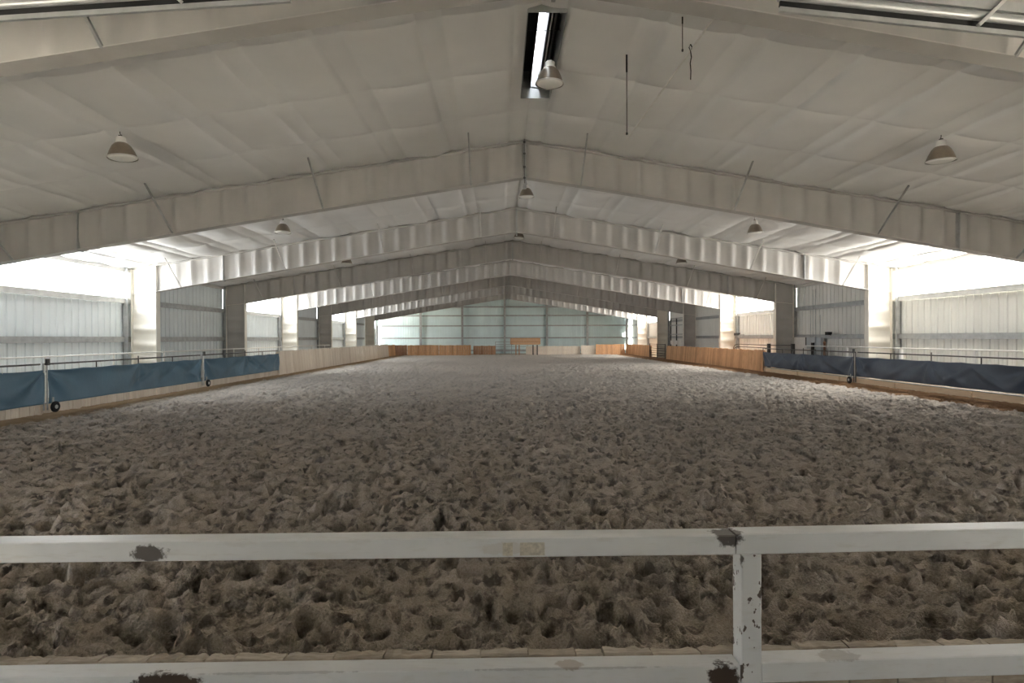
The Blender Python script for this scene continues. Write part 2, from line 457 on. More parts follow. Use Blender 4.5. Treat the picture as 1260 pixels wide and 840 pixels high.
# roof deck above, keeps daylight out of the seams
for side in (-1, 1):
    mb = MB(); xe = XL - 0.6 if side < 0 else XR + 0.6
    segs = [(YB - 0.6, SLOT[2]), (SLOT[3], YE + 0.5)]
    for y0, y1 in segs:
        x0 = RIDGE
        mb.add([(x0, y0, ZR + .1), (xe, y0, zroof(xe) + .1), (xe, y1, zroof(xe) + .1), (x0, y1, ZR + .1), (x0, y0, ZR + .13), (xe, y0, zroof(xe) + .13), (xe, y1, zroof(xe) + .13), (x0, y1, ZR + .13)],
               [(3, 2, 1, 0), (4, 5, 6, 7), (0, 1, 5, 4), (1, 2, 6, 5), (2, 3, 7, 6), (3, 0, 4, 7)])
    x0 = SLOT[0] if side < 0 else SLOT[1]; y0, y1 = SLOT[2], SLOT[3]
    mb.add([(x0, y0, zroof(x0) + .1), (xe, y0, zroof(xe) + .1), (xe, y1, zroof(xe) + .1), (x0, y1, zroof(x0) + .1)], [(0, 1, 2, 3)])
    mb.build('roof_sheet', M['galv_l'], ceiling)

# ------------------------------------------------------------------ walls
def rib_profile(w, n):
    """plan profile of a ribbed wall sheet: flats with narrow grooves, n ribs per width w; returns (along, depth)"""
    p = w / n; out = []
    for i in range(n):
        a = i * p
        out += [(a, 0), (a + p * 0.38, 0), (a + p * 0.42, 0.006), (a + p * 0.5, 0.006), (a + p * 0.54, 0), (a + p - 0.075, 0), (a + p - 0.055, 0.032), (a + p - 0.020, 0.032)]
    out.append((w, 0))
    return out
def wall_sheet(w, z0, ztop, mat, n=3):
    """sheet in its local frame: runs along +x, outward is +y; ztop a number or function of x"""
    pr = rib_profile(w, n); V = []; F = []
    for a, d in pr:
        V += [(a, d, z0), (a, d, ztop(a) if callable(ztop) else ztop)]
    for i in range(len(pr) - 1): F.append((2 * i, 2 * i + 2, 2 * i + 3, 2 * i + 1))
    mb = MB(); mb.add(V, F); return mb.mesh('wall_panel', mat)
def c_girt(mb, a, b, h=0.2, w=0.10, lip=0.03, out=(1, 0, 0)):
    """C-shaped girt from a to b, web toward the room side"""
    a, b, o = Vector(a), Vector(b), Vector(out)
    mb.bar(a, b, 0.006, h) if abs(o.z) < .5 else None
    for s in (-1, 1):
        mb.bar(a + o * (w / 2) + Vector((0, 0, s * h / 2)), b + o * (w / 2) + Vector((0, 0, s * h / 2)), w, 0.006)
    return mb
wl = empty('wall_left', (0, 0, 0), kind='structure', label='ribbed pale blue-grey steel wall with open strips under the eaves')
wr = empty('wall_right', (0, 0, 0), kind='structure', label='ribbed pale cream-grey steel wall with open strips under the eaves')
we = empty('wall_back', (0, 0, 0), kind='structure', label='ribbed pale green-blue gable wall at the far end')
wf = empty('wall_front', (0, 0, 0), kind='structure', label='end wall behind the viewer with two openings added to let in light')
PW = BAY / 8
edges = [YB] + FY
for side, root, mat, opens in ((-1, wl, M['wall_l'], OPEN_L), (1, wr, M['wall_r'], OPEN_R)):
    xw = XL - 0.22 if side < 0 else XR + 0.22
    ze = zroof(xw) + 0.05
    meshes = {}
    for bi in range(9):
        y0, y1 = edges[bi], edges[bi + 1]
        k = bi - 1
        op = k in opens
        n = 8; w = (y1 - y0) / n
        key = (op, round(w, 3))
        if key not in meshes: meshes[key] = wall_sheet(w, -0.3, ZG if op else ze, mat)
        for i in range(n):
            if side < 0 and k == 7 and 3 <= i <= 5: continue      # wide doorway by the far corner
            o = new_obj('wall_panel', meshes[key], root)
            if side < 0:
                o.rotation_euler = (0, 0, math.radians(90)); o.location = (xw, y0 + i * w, 0)
            else:
                o.rotation_euler = (0, 0, math.radians(-90)); o.location = (xw, y0 + (i + 1) * w, 0)
        xi = XL - 0.10 if side < 0 else XR + 0.10
        for z in ([EYE, ZG] if not (side < 0 and k == 7) else []):
            g = MB(); c_girt(g, (xi, y0, z), (xi, y1, z), 0.2 if z != ZG or not op else 0.16, 0.10, out=(side, 0, 0)); g.build('girt', M['galv_l' if op and z == ZG else 'galv'], root)
        g = MB(); g.box(min(xi, xw), max(xi, xw), y0, y1, ze - 0.22, ze - 0.06); g.build('eave_strut', M['flange'], root)
        if op:
            g = MB(); g.box(min(xi, xw) - .02, max(xi, xw) + .02, y0, y1, ZG + 0.08, ZG + 0.11); g.build('opening_sill', M['cream'], root)
            for yy in (y1 - 0.33, y0 - 0.03):
                g = MB(); xa = XL - .2 if side < 0 else XR; g.box(xa, xa + 0.2, yy, yy + 0.02, -0.3, ze); g.box(xa if side < 0 else xa + .18, xa + .02 if side < 0 else xa + .2, yy, yy + 0.2, -0.3, ze); g.build('jamb_post', M['galv'], root)
# translucent sheets in the open strips, with added glow to brighten the ceiling
def daylight_mat(name, strength, col):
    m = bpy.data.materials.new(name); m.use_nodes = True; t = m.node_tree
    out = t.nodes['Material Output']; t.nodes.remove(t.nodes['Principled BSDF'])
    e = N(t, 'ShaderNodeEmission'); e.inputs['Strength'].default_value = strength; e.inputs['Color'].default_value = (*col, 1)
    tr = N(t, 'ShaderNodeBsdfTransparent'); mx = N(t, 'ShaderNodeMixShader'); mx.inputs[0].default_value = 0.72
    t.links.new(tr.outputs[0], mx.inputs[1]); t.links.new(e.outputs[0], mx.inputs[2]); t.links.new(mx.outputs[0], out.inputs['Surface'])
    return m
DAY = {-1: daylight_mat('glowing_translucent_sheet_cool', 2.2, (0.93, 0.97, 1.0)), 1: daylight_mat('glowing_translucent_sheet_warm', 2.35, (1.0, 0.98, 0.94))}
nwin = 0
for side, opens in ((-1, OPEN_L), (1, OPEN_R)):
    xw = XL - 0.22 if side < 0 else XR + 0.22
    for k in sorted(opens):
        if k < 0: continue
        nwin += 1
        y0, y1 = FY[k], FY[k + 1]
        root = empty(f'window_{nwin}', (xw, y0, 0), kind='structure')
        me = wall_sheet((y1 - y0) / 4, ZG + 0.10, zroof(xw) - 0.02, DAY[side], 3)
        for i in range(4):
            o = new_obj('pane', me, root); wq = (y1 - y0) / 4
            o.rotation_euler = (0, 0, math.radians(90 * -side)); o.location = (0, i * wq if side < 0 else (i + 1) * wq, 0)
# far gable
xa = XL - 0.22; xb = XR + 0.22; n = 34; w = (xb - xa) / n
for i in range(n):
    x0 = xa + i * w
    o = new_obj('wall_panel', wall_sheet(w, -0.3, (lambda a, x0=x0: zroof(x0 + a) + 0.06), M['wall_e']), we)
    o.location = (x0, YE + 0.28, 0)
for z in (0.35, EYE, EYE + 1.46, EYE + 2.67, EYE + 3.72):
    dx = max(0, (ZR - z - 0.1) / SL); x0, x1 = max(XL, RIDGE - dx), min(XR, RIDGE + dx)
    g = MB(); g.box(x0, x1, YE + 0.12, YE + 0.27, z - 0.07, z + 0.07)
    g.build('girt', M['galv'], we)
for px in (519, 570, 622, 674, 724, 773):
    x = (px - 617) / 700 * YE
    g = MB(); zt = zroof(x) - 0.05
    g.box(x - 0.12, x + 0.12, YE - 0.13, YE - 0.11, -0.3, zt); g.box(x - 0.12, x + 0.12, YE + 0.11, YE + 0.13, -0.3, zt); g.box(x - 0.008, x + 0.008, YE - 0.11, YE + 0.11, -0.3, zt)
    g.build('wall_post', M['galv'], we)
# near gable with two unseen openings added to light the foreground
g = MB()
LIGHT_GAPS, DZ = ((-8.8, -6.0), (7.0, 9.8)), 2.45
for x0, x1, z0 in ((xa, LIGHT_GAPS[0][0], -0.3), (LIGHT_GAPS[0][0], LIGHT_GAPS[0][1], DZ), (LIGHT_GAPS[0][1], LIGHT_GAPS[1][0], -0.3), (LIGHT_GAPS[1][0], LIGHT_GAPS[1][1], DZ), (LIGHT_GAPS[1][1], xb, -0.3)):
    cuts = [x0] + ([RIDGE] if x0 < RIDGE < x1 else []) + [x1]
    for p, q in zip(cuts[:-1], cuts[1:]):
        g.box(p, q, YB - 0.25, YB - 0.2, z0, 0, top=lambda x, y: zroof(x) + 0.06)
g.build('gable_sheet', M['grey_box'], wf)

# ------------------------------------------------------------------ rigid steel frames
def ripple(s, seed):
    """thin web plate ripples; s in metres along the member"""
    k = np.floor(s / 0.62); f = s / 0.62 - k
    am = 0.55 + 0.9 * hash2(k, k * 0 + seed, 2)
    return 0.058 * am * (np.sin(2 * np.pi * f) + 0.35 * np.sin(4 * np.pi * f + 1))
def rafter_depth(d, half):
    t = d / half
    return np.interp(t, [0, 0.12, 0.5, 0.8, 1.0], [0.90, 0.89, 0.92, 0.97, 1.02])
COLW = 0.95
ORD = ['first', 'second', 'third', 'fourth', 'fifth', 'sixth', 'seventh']
def make_frame(i, y):
    nm = ORD[i]
    desc = {0: 'pale steel roof frame nearest the viewer, cut by the top edge of the photo',
            1: 'grey-beige steel roof frame, the largest whole one, its ridge joint under the dark ridge rod',
            2: 'brightly lit white steel frame with wavy striped web, second whole frame from the viewer',
            3: 'shaded beige steel frame just behind the brightest striped frame'}.get(i, f'pale steel frame, {nm} from the viewer, far down the arena')
    root = empty('steel_frame', (RIDGE, y, 0), desc, 'steel frame', 'rigid frames that carry the roof')
    for side in (-1, 1):
        xo = XL if side < 0 else XR
        half = abs(xo - RIDGE)
        ns = int(half / 0.062)
        d = np.linspace(0, half - COLW, ns); r = np.linspace(0, 1, 6)
        D, Rr = np.meshgrid(d, r)
        dep = rafter_depth(D, half)
        X = side * D; Zt = ZR + 0.05 - SL * D
        Z = Zt - (1 - Rr) * (dep + 0.14)
        fade = np.sin(np.pi * np.clip(Rr, 0.0, 1)) ** 0.5
        Y = ripple(D + (0.2 if side < 0 else 0), i * 3 + side) * fade * np.clip((half - 1.1 - D) / 0.6, 0, 1)
        web = new_obj('rafter', grid_mesh('rafter', np.stack([X, Y, Z], -1), M['web']), root)
        mb = MB()
        for (t, z_of, hw) in (('bot', lambda q: float(ZR - 0.09 - SL * q - rafter_depth(q, half)), 0.14), ('top', lambda q: float(ZR - 0.085 - SL * q), 0.12)):
            qs = [0, half * .12, half * .3, half * .5, half * .65, half * .8, half - (COLW if t == 'bot' else 0)]
            for q0, q1 in zip(qs[:-1], qs[1:]):
                mb.bar((side * q0, 0, z_of(q0)), (side * q1, 0, z_of(q1)), hw * 2, 0.014)
        mb.build('flange', M['flange'], web)
        for q in (11.45,):
            st = MB(); z1 = ZR - 0.1 - SL * q
            st.box(side * q - 0.012, side * q + 0.012, -0.11, 0.11, z1 - float(rafter_depth(q, half)) - 0.03, z1)
            st.build('splice_plate', M['galv'], web)
        # column
        nz = 70; zt = ZR + 0.05 - SL * half
        z = np.linspace(-0.3, zt, nz); u = np.linspace(0, 1, 4)
        U, Zc = np.meshgrid(u, z)
        Xc = side * (half - COLW * U)
        Zc2 = np.where(Zc > zt - 0.01, ZR + 0.05 - SL * np.abs(Xc), Zc)
        amp = np.clip((3.3 - Zc) / 0.3, 0, 1)
        Yc = ripple(Zc + 0.1, i + 7) * 1.1 * amp * np.sin(np.pi * U)
        col = new_obj('column', grid_mesh('column', np.stack([Xc, Yc, Zc2], -1), M['cream' if i in (2, 4, 6) else 'web']), root)  # lighter webs on these columns paint in light from the open bays
        mb = MB(); xi = side * (half - COLW)
        zi = float(ZR - 0.09 - SL * (half - COLW) - rafter_depth(half - COLW, half))
        mb.box(min(xi, xi - side * 0.014), max(xi, xi - side * 0.014), -0.14, 0.14, -0.3, ZR - 0.1 - SL * (half - COLW))
        xq = side * half; mb.box(min(xq, xq + side * 0.014), max(xq, xq + side * 0.014), -0.12, 0.12, -0.3, zt)
        mb.build('flange', M['cream'], col)
        kn = MB(); kn.bar((xi, 0, zi), (xq, 0, zi - 0.10), 0.2, 0.014); kn.build('knee_stiffener', M['cream'], col)
    # ridge splice
    mb = MB(); mb.box(-0.025, 0.025, -0.12, 0.12, ZR - 1.12, ZR - 0.1)
    for zz in (ZR - 0.18, ZR - 0.45, ZR - 0.75, ZR - 1.0): mb.tube([(-0.045, -0.07, zz), (0.045, -0.07, zz)], 0.018, 6)
    mb.build('ridge_plate', M['galv'], root)
    # flange braces run from a purlin down to the lower flange
    for x in (-12.4, -8.38, -4.55, -0.75, 2.1, 6.1, 9.9, 13.6):
        if i >= 6: break
        half = abs((XL if x < RIDGE else XR) - RIDGE); q = abs(x - RIDGE)
        zb = ZR - 0.09 - SL * q - float(rafter_depth(q, half)); zt = zroof(x) - 0.05
        br = MB(); L = 1.25
        br.bar((x - RIDGE, -0.12, zb), (x - RIDGE, -L, zt), 0.035, 0.035); br.build('flange_brace', M['galv' if i < 2 else 'flange'], root)
    return root
frames = [make_frame(i, FY[i]) for i in range(7)] + []
frames.append(empty('steel_frame', (RIDGE, FY[7], 0), 'pale steel frame, the last one before the far gable wall', 'steel frame', 'rigid frames that carry the roof'))
for ch in list(frames[6].children): copy_tree(ch, frames[7])

# ------------------------------------------------------------------ ridge vent
rv = empty('ridge_vent', (0.75, 10.4, ZR), 'long dark open slot in the ceiling at the ridge showing a strip of sky', 'roof vent')
def local(mb_, o): return mb_
x0, x1, y0, y1 = SLOT
def part(mb_, name, mat, root):
    ox, oy, oz = root.location
    mb_.v = [(a - ox, b - oy, c - oz) for a, b, c in mb_.v]
    return mb_.build(name, mat, root)
g = MB(); g.box(x0 - .012, x0, y0, y1, ZR - 0.12, ZR + 0.45); g.box(x1, x1 + .012, y0, y1, ZR - 0.14, ZR + 0.45); g.box(x0, x1, y0 - .012, y0, ZR - .12, ZR + .45); g.box(x0, x1, y1, y1 + .012, ZR - .12, ZR + .45)
part(g, 'curb', M['galv'], rv)
g = MB(); g.box(x0 - 0.1, x0 + 0.20, y0 - 0.1, y1 + 0.1, ZR + 0.45, ZR + 0.47); part(g, 'hood', M['black'], rv)
g = MB(); g.box(x0 + 0.36, x1 + 0.1, y0 - 0.1, y1 + 0.1, ZR + 0.45, ZR + 0.47); part(g, 'hood', M['black'], rv)
g = MB(); g.box(x0 + 0.18, x0 + 0.20, y0, y1, ZR + 0.1, ZR + 0.45); g.box(x0 + .36, x0 + .38, y0, y1, ZR + .1, ZR + .45); part(g, 'baffle', M['dark'], rv)
g = MB(); g.box(x0 + .47, x0 + .50, y0, y1, ZR + .12, ZR + .3); part(g, 'baffle', M['dark'], rv)
g = MB(); g.tube([(x0 + .02, y0 + .7, ZR - .02), (x1 - .02, y0 + .7, ZR - .02)], 0.006, 6); part(g, 'operating_rod', M['dark'], rv)
g = MB(); g.tube([(x0 + .42, y0 + 0.3 * k * 1.0, ZR + .1 + .03 * (k % 2)) for k in range(10)], 0.012, 6); part(g, 'chain', M['galv_l'], rv)

# ------------------------------------------------------------------ high-bay lamps
def make_lamp():
    root = empty('high_bay_lamp', (0, 0, 0), 'x', 'lamp', 'high-bay lamps under the roof')
    # origin at the centre of the mouth
    MB().lathe([(0.245, 0.0), (0.25, 0.012), (0.235, 0.05), (0.205, 0.13), (0.16, 0.22), (0.115, 0.27), (0.10, 0.28)], n=32).build('reflector', M['bronze'], root)
    MB().lathe([(0.0, 0.012), (0.14, 0.012), (0.232, 0.02), (0.238, 0.008), (0.2, -0.012), (0.1, -0.022), (0.0, -0.025)], n=32).build('lens', M['lens'], root)
    h = MB().lathe([(0.105, 0.27), (0.11, 0.29), (0.085, 0.31), (0.085, 0.38), (0.06, 0.40), (0.0, 0.40)], n=20).build('housing', M['pipe_white'], root)
    hk = MB(); hk.tube([(0, 0, 0.40), (0.02, 0, 0.43), (0, 0, 0.46), (0, 0, 0.50)], 0.008, 6); hk.box(-.03, .03, -.02, .02, .40, .43); hk.build('hook', M['dark'], root)
    r = MB().lathe([(0.25, -0.006), (0.26, 0.0), (0.26, 0.014), (0.248, 0.016)], n=32); r.build('rim', M['galv_l'], root)
    return root
proto = make_lamp()
first = True
lamps = []
for ri, (yl, where) in enumerate(((10.85, 'nearest'), (18.5, 'middle'), (26.1, 'farthest'))):
    for xl, ys_, zd in ((-7.25, 'left', 0.55), (0.98, 'ridge', 0.50), (8.35, 'right', 0.55)):
        o = proto if first else copy_tree(proto); first = False
        if ri == 0 and xl == 0.98: xx, yy = 0.90, 10.25
        elif xl == 0.98: xx, yy = 0.86, yl
        else: xx, yy = xl + (0.17 if ri == 0 else (0.25 if xl < 0 else 0)), yl
        o.location = (xx, yy, zroof(xx) - (0.54 if ys_ != 'ridge' else 0.56))
        o.rotation_euler = (math.radians(random.uniform(-4, 4)), math.radians(-5 if xl == -7.25 and ri == 0 else random.uniform(-3, 3)), random.uniform(0, 3))
        o['label'] = {(0, 'left'): 'bronze bell lamp under the left roof slope, nearest the viewer',
                      (0, 'ridge'): 'large bell lamp hanging at the end of the ridge vent',
                      (0, 'right'): 'bronze bell lamp under the right roof slope, nearest the viewer',
                      (1, 'left'): 'small bell lamp on the left slope between the two largest whole frames',
                      (1, 'ridge'): 'small bell lamp at the ridge just behind the first whole frame',
                      (1, 'right'): 'small bell lamp on the right slope behind the first whole frame',
                      (2, 'left'): 'tiny far lamp on the left slope peeping under the striped frame',
                      (2, 'ridge'): 'tiny far lamp at the ridge behind the striped frame',
                      (2, 'right'): 'tiny far lamp on the right slope peeping under the striped frame'}[(ri, ys_)]

# ------------------------------------------------------------------ things hanging from the ceiling
g = MB(); g.tube([(3.13, 6.9, zroof(3.13) - .16), (3.05, 10.5, zroof(3.05) - .165), (2.98, 13.36, zroof(2.98) - .16)], 0.014, 8)
tag(g.build('conduit', M['pipe_white']), 'thin white conduit running along the ceiling right of the ridge vent', 'conduit')
def hang(name, x, y, ztop, zbot, r, label, cat):
    root = empty(name, (x, y, ztop), label, cat)
    g = MB(); g.tube([(0, 0, 0), (0, 0, zbot - ztop)], r, 6); g.build('rod', M['dark'], root)
    g = MB(); g.tube([(0, 0, 0.03), (0, 0, (zbot - ztop) * 0.2)], r * 1.9, 8); g.build('sleeve', M['black'], root)
    g = MB(); g.lathe([(0, -0.02), (r * 2.5, -0.01), (r * 2.5, 0.02), (0, 0.03)], (0, 0, zbot - ztop), 8); g.build('end_knob', M['dark'], root)
hang('hanging_rod', 2.2, 9.83, zroof(2.2) - .06, 5.37, 0.008, 'long thin dark rod hanging straight down from the ceiling', 'rod')
hang('hanging_rod', 2.73, 8.46, zroof(2.73) - .06, 6.12, 0.006, 'short thin dark rod hanging beside the knotted cord', 'rod')
root = empty('knotted_rope', (3.05, 9.05, 6.52), 'short knotted black cord hanging from the white conduit', 'cord')
g = MB(); g.tube([(0.0, 0, 0.0), (0.025, 0, -0.05), (0.0, 0, -0.11), (-0.025, 0, -0.05), (0.0, 0, 0.0)], 0.008, 6); g.build('loop', M['black'], root)
g = MB(); g.tube([(0, 0, -0.11), (0.012, 0, -0.2), (-0.006, 0, -0.3), (0.004, 0, -0.42), (0, 0, -0.56)], 0.008, 6); g.build('cord_tail', M['black'], root)
# pipe drop and junction at the ridge of the first whole frame
root = empty('ridge_rod', (RIDGE - 0.02, FY[1] - 0.22, ZR - 0.05), 'dark jointed rod hanging at the ridge of the first whole frame', 'rod')
g = MB(); g.tube([(0, 0, 0), (0, 0, -1.15)], 0.010, 6); g.build('rod', M['dark'], root)
for zz in (-0.08, -0.38, -0.72, -1.0): g = MB(); g.lathe([(0, -.03), (.03, -.02), (.03, .02), (0, .03)], (0, 0, zz), 8); g.build('joint', M['dark'], root)
g = MB(); g.box(-0.05, 0.05, -0.04, 0.04, -1.28, -1.15); g.build('junction_box', M['galv'], root)
root = empty('ceiling_bracket', (2.22, 7.3, zroof(2.22) - 0.09), 'small torn steel bracket on the ceiling near the first frame', 'bracket')
g = MB(); g.bar((-0.12, 0, 0.02), (0.0, 0.05, -0.05), 0.04, 0.008); g.build('strap', M['galv'], root)
g = MB(); g.box(-0.01, 0.07, -0.02, 0.04, -0.03, 0.05); g.build('clip', M['dark'], root)

# pairs of galvanised channels above the viewer
def track(side):
    if side < 0: A, B = (-6.2, 5.25, 4.615), (-1.9, 5.25, 4.93)
    else: A, B = (2.6, 5.25, 4.877), (6.4, 5.25, 4.515)
    cx, cz = (A[0] + B[0]) / 2, (A[2] + B[2]) / 2
    root = empty('door_track', (cx, A[1], cz), ('galvanised double track with a dark gap crossing the upper left corner' if side < 0 else 'galvanised double track with a diagonal bracket crossing the upper right corner'), 'track', 'overhead door tracks')
    def P(p, dy=0, dz=0): return (p[0] - cx, dy, p[2] - cz + dz)
    g = MB(); g.bar(P(A, .0, 0.010), P(B, .0, 0.010), 0.03, 0.045); g.build('lower_channel', M['galv'], root)
    g = MB(); g.bar(P(A, 0, 0.06), P(B, 0, 0.06), 0.02, 0.055); g.build('rubber_strip', M['black'], root)
    g = MB(); g.tube([P(A, 0.0, 0.135), P(B, 0.0, 0.135)], 0.05, 14); g.build('upper_pipe', M['galv'], root)
    g = MB(); g.bar(P(A, 0.0, 0.235), P(B, 0.0, 0.235), 0.08, 0.09); g.build('upper_channel', M['galv'], root)
    x = -2.95 if side < 0 else 4.52
    z = A[2] + (B[2] - A[2]) * (x - A[0]) / (B[0] - A[0]) - cz
    s = 1 if side < 0 else -1
    g = MB(); g.bar((x - cx - s * 0.25, -0.05, z + 0.35), (x - cx + s * 0.10, -0.07, z + 0.02), 0.03, 0.03); g.build('bracket', M['galv_l'], root)
    for xx in (A[0] + .5, B[0] - .3):
        g = MB(); zz = A[2] + (B[2] - A[2]) * (xx - A[0]) / (B[0] - A[0]) - cz
        g.tube([(xx - cx, 0.08, zz + .2), (xx - cx, 0.08, zroof(xx) - cz + .02)], 0.012, 6); g.build('hanger_rod', M['dark'], root)
track(-1); track(1)

# ------------------------------------------------------------------ plank fences
def plank_mesh(w, h, t, lean, mat, name='plank'):
    mb = MB(); g = 0.006
    V = [(0 + g, -t / 2, -0.25), (w - g, -t / 2, -0.25), (w - g, t / 2, -0.25), (0 + g, t / 2, -0.25)]
    V += [(x, y + lean, h) for x, y, _ in V]
    mb.add(V, [(3, 2, 1, 0), (4, 5, 6, 7), (0, 1, 5, 4), (1, 2, 6, 5), (2, 3, 7, 6), (3, 0, 4, 7)])
    return mb.mesh(name, mat)
def plank_fence(p, q, h, mat, label, group='kickboard fences around the arena', w=0.235, lean=0.12, cap=None, flip=1):
    p, q = Vector(p), Vector(q); d = q - p; L = d.length; ang = math.atan2(d.y, d.x)
    root = empty('kickboard_fence', (p.x, p.y, 0), label, 'fence', group, rz=ang)
    ms = [plank_mesh(w, h + dh, 0.04, lean * flip, mat) for dh in (0, 0.012, -0.01, 0.02)]
    n = max(1, int(L / w)); ww = L / n
    for i in range(n):
        o = new_obj('plank', ms[random.randrange(4)], root); o.location = (i * ww, random.uniform(-0.006, 0.006), 0); o.scale = (ww / w, 1, 1)
    g = MB(); g.bar((0, (lean + 0.05) * flip * 1.0, h - 0.10), (L, (lean + 0.05) * flip, h - 0.10), 0.04, 0.09); g.bar((0, 0.07 * flip, 0.3), (L, 0.07 * flip, 0.3), 0.04, 0.09)
    g.build('back_rail', mat, root)
    if cap:
        g = MB(); g.bar((0, lean * flip, h + 0.03), (L, lean * flip, h + 0.03), 0.09, 0.03); g.build('cap_rail', cap, root)
    k = max(1, int(L / 2.4))
    for i in range(k + 1):
        x = min(L - 0.05, max(0.05, i * L / k)); g = MB(); g.box(x - 0.05, x + 0.05, min(0.08 * flip, 0.18 * flip), max(0.08 * flip, 0.18 * flip), -0.25, h - 0.12); g.build('fence_post', mat, root)
    return root
plank_fence((FENL, 29.0), (FENL, 57.3), 1.2, M['wood_pale'], 'long pale cream plank fence along the left side of the arena', cap=M['cream'])
plank_fence((FENL - 0.05, 57.4), (FENL + 0.02, 60.9), 1.16, M['wood_orange'], 'narrow brown plank section closing the far left corner')
YF = 61.3
def fx(px, y=YF): return (px - 617.5) / 700 * y
plank_fence((fx(483), YF), (fx(502.5), YF), 1.1, M['wood_brown'], 'first short brown panel of the end fence beside the left corner', w=0.25)
plank_fence((fx(503.5), YF - .2), (fx(541.5), YF - .2), 1.1, M['wood_orange'], 'long brown panel of the end fence, second from the left corner', w=0.25)
plank_fence((fx(542), YF - .2), (fx(581), YF - .2), 1.08, M['wood_orange'], 'brown panel of the end fence, third from the left corner', w=0.25)
plank_fence((fx(583), YF + 1.6), (fx(611), YF + 1.6), 0.98, M['wood_brown'], 'lower reddish panel set back beside the pipe gate opening', w=0.25)
plank_fence((fx(649), YF + .8), (fx(717), YF + .8), 0.92, M['wood_pale'], 'whitish plank panel of the end fence behind the wooden booth', w=0.25)
plank_fence((fx(717.5), YF + .4), (fx(735), YF + .4), 1.0, M['wood_pale'], 'short cream panel between the whitish and the orange end panels', w=0.25)
plank_fence((fx(735), YF), (FENR - 0.05, YF), 1.1, M['wood_orange'], 'orange-brown panel of the end fence beside the right corner', w=0.25)
plank_fence((FENR, 51.3), (FENR, 61.2), 1.12, M['wood_orange'], 'orange plank fence on the right beyond the small pipe gate', flip=-1, cap=None)
plank_fence((FENR, 29.05), (FENR, 46.3), 1.15, M['wood_orange'], 'orange-brown plank fence along the right side of the arena', flip=-1)

# low boards under the tarped gates, left: short uprights; right: long sill boards
lowl = empty('low_board_wall', (FENL - 0.12, 6.9, 0), 'low row of pale upright boards under the left tarped gates', 'fence')
lm = [plank_mesh(w_, 0.27, 0.04, 0.0, M['wood_pale'], 'board') for w_ in (0.14, 0.22, 0.30)]
lm = list(zip(lm, (0.14, 0.22, 0.30)))
yy = 6.9
while yy < 28.8:
    me, w_ = random.choice(lm)
    o = new_obj('board', me, lowl); o.rotation_euler = (0, 0, math.radians(90)); o.location = (0, yy - 6.9, random.uniform(-0.01, 0.02)); yy += w_ + random.uniform(0, 0.012)
lowr = empty('sill_board_wall', (FENR + 0.10, 13.0, 0), 'low line of long tan sill boards under the right tarped gates', 'fence')
for k in range(5):
    ya = 13.0 + k * 3.2 - 13.0
    g = MB(); g.box(-0.03, 0.03, ya + 0.01, ya + 3.18, -0.1, 0.30 + 0.01 * (k % 2)); g.build('board', M['wood_sill'], lowr)
    g = MB(); g.box(-0.07, -0.03, ya + 3.10, ya + 3.19, 0.0, 0.24); g.build('cleat', M['wood_sill'], lowr)

# ------------------------------------------------------------------ tarped pipe gates
def tarp_mesh(L, z0, z1, mat, seed, amp=0.05):
    nx, nz = 150, 22
    u = np.linspace(0, 1, nx); v = np.linspace(0, 1, nz)
    U, V_ = np.meshgrid(u, v)
    X = 0.02 + (L - 0.04) * U
    Z = z0 + (z1 - z0) * V_
    r = np.random.default_rng(seed)
    D = np.zeros_like(X)
    # pull folds that fan out of the tied top corners and ties
    for cx in (0.0, L * 0.5, L):
        ax = X - cx; az = (z1 - Z) + 0.02
        ang = np.arctan2(az, np.abs(ax) + 1e-3); rad = np.sqrt(ax * ax * 0.35 + az * az)
        ph = r.uniform(0, 6)
        D += amp * 1.0 * np.sin(ang * r.uniform(6, 9) + ph) * np.exp(-((rad - 0.5) / 0.45) ** 2) * (1.0 if cx != L * 0.5 else 0.5)
    for k in range(5):     # long slanting drape creases
        x_c = r.uniform(0.1, 0.9) * L; sl = r.choice([-1, 1]) * r.uniform(1.2, 2.6); wd = r.uniform(0.05, 0.12)
        t = (X - x_c - sl * (z1 - Z))
        D += amp * 0.8 * np.exp(-(t / (wd * 2.5)) ** 2) * np.sin(np.pi * V_)
    D += 0.05 * np.sin(np.pi * V_) * np.sin(np.pi * U)
    D += 0.03 * vnoise(X, Z * 1.4 + seed, 0.5, 4)
    Z = Z - 0.02 * np.abs(np.sin(np.pi * U * 6)) * V_ + 0.015 * vnoise(X, Z * 0 + seed, 0.6, 6) * (1 - V_)
    return grid_mesh('tarp', np.stack([X, D, Z], -1), mat)
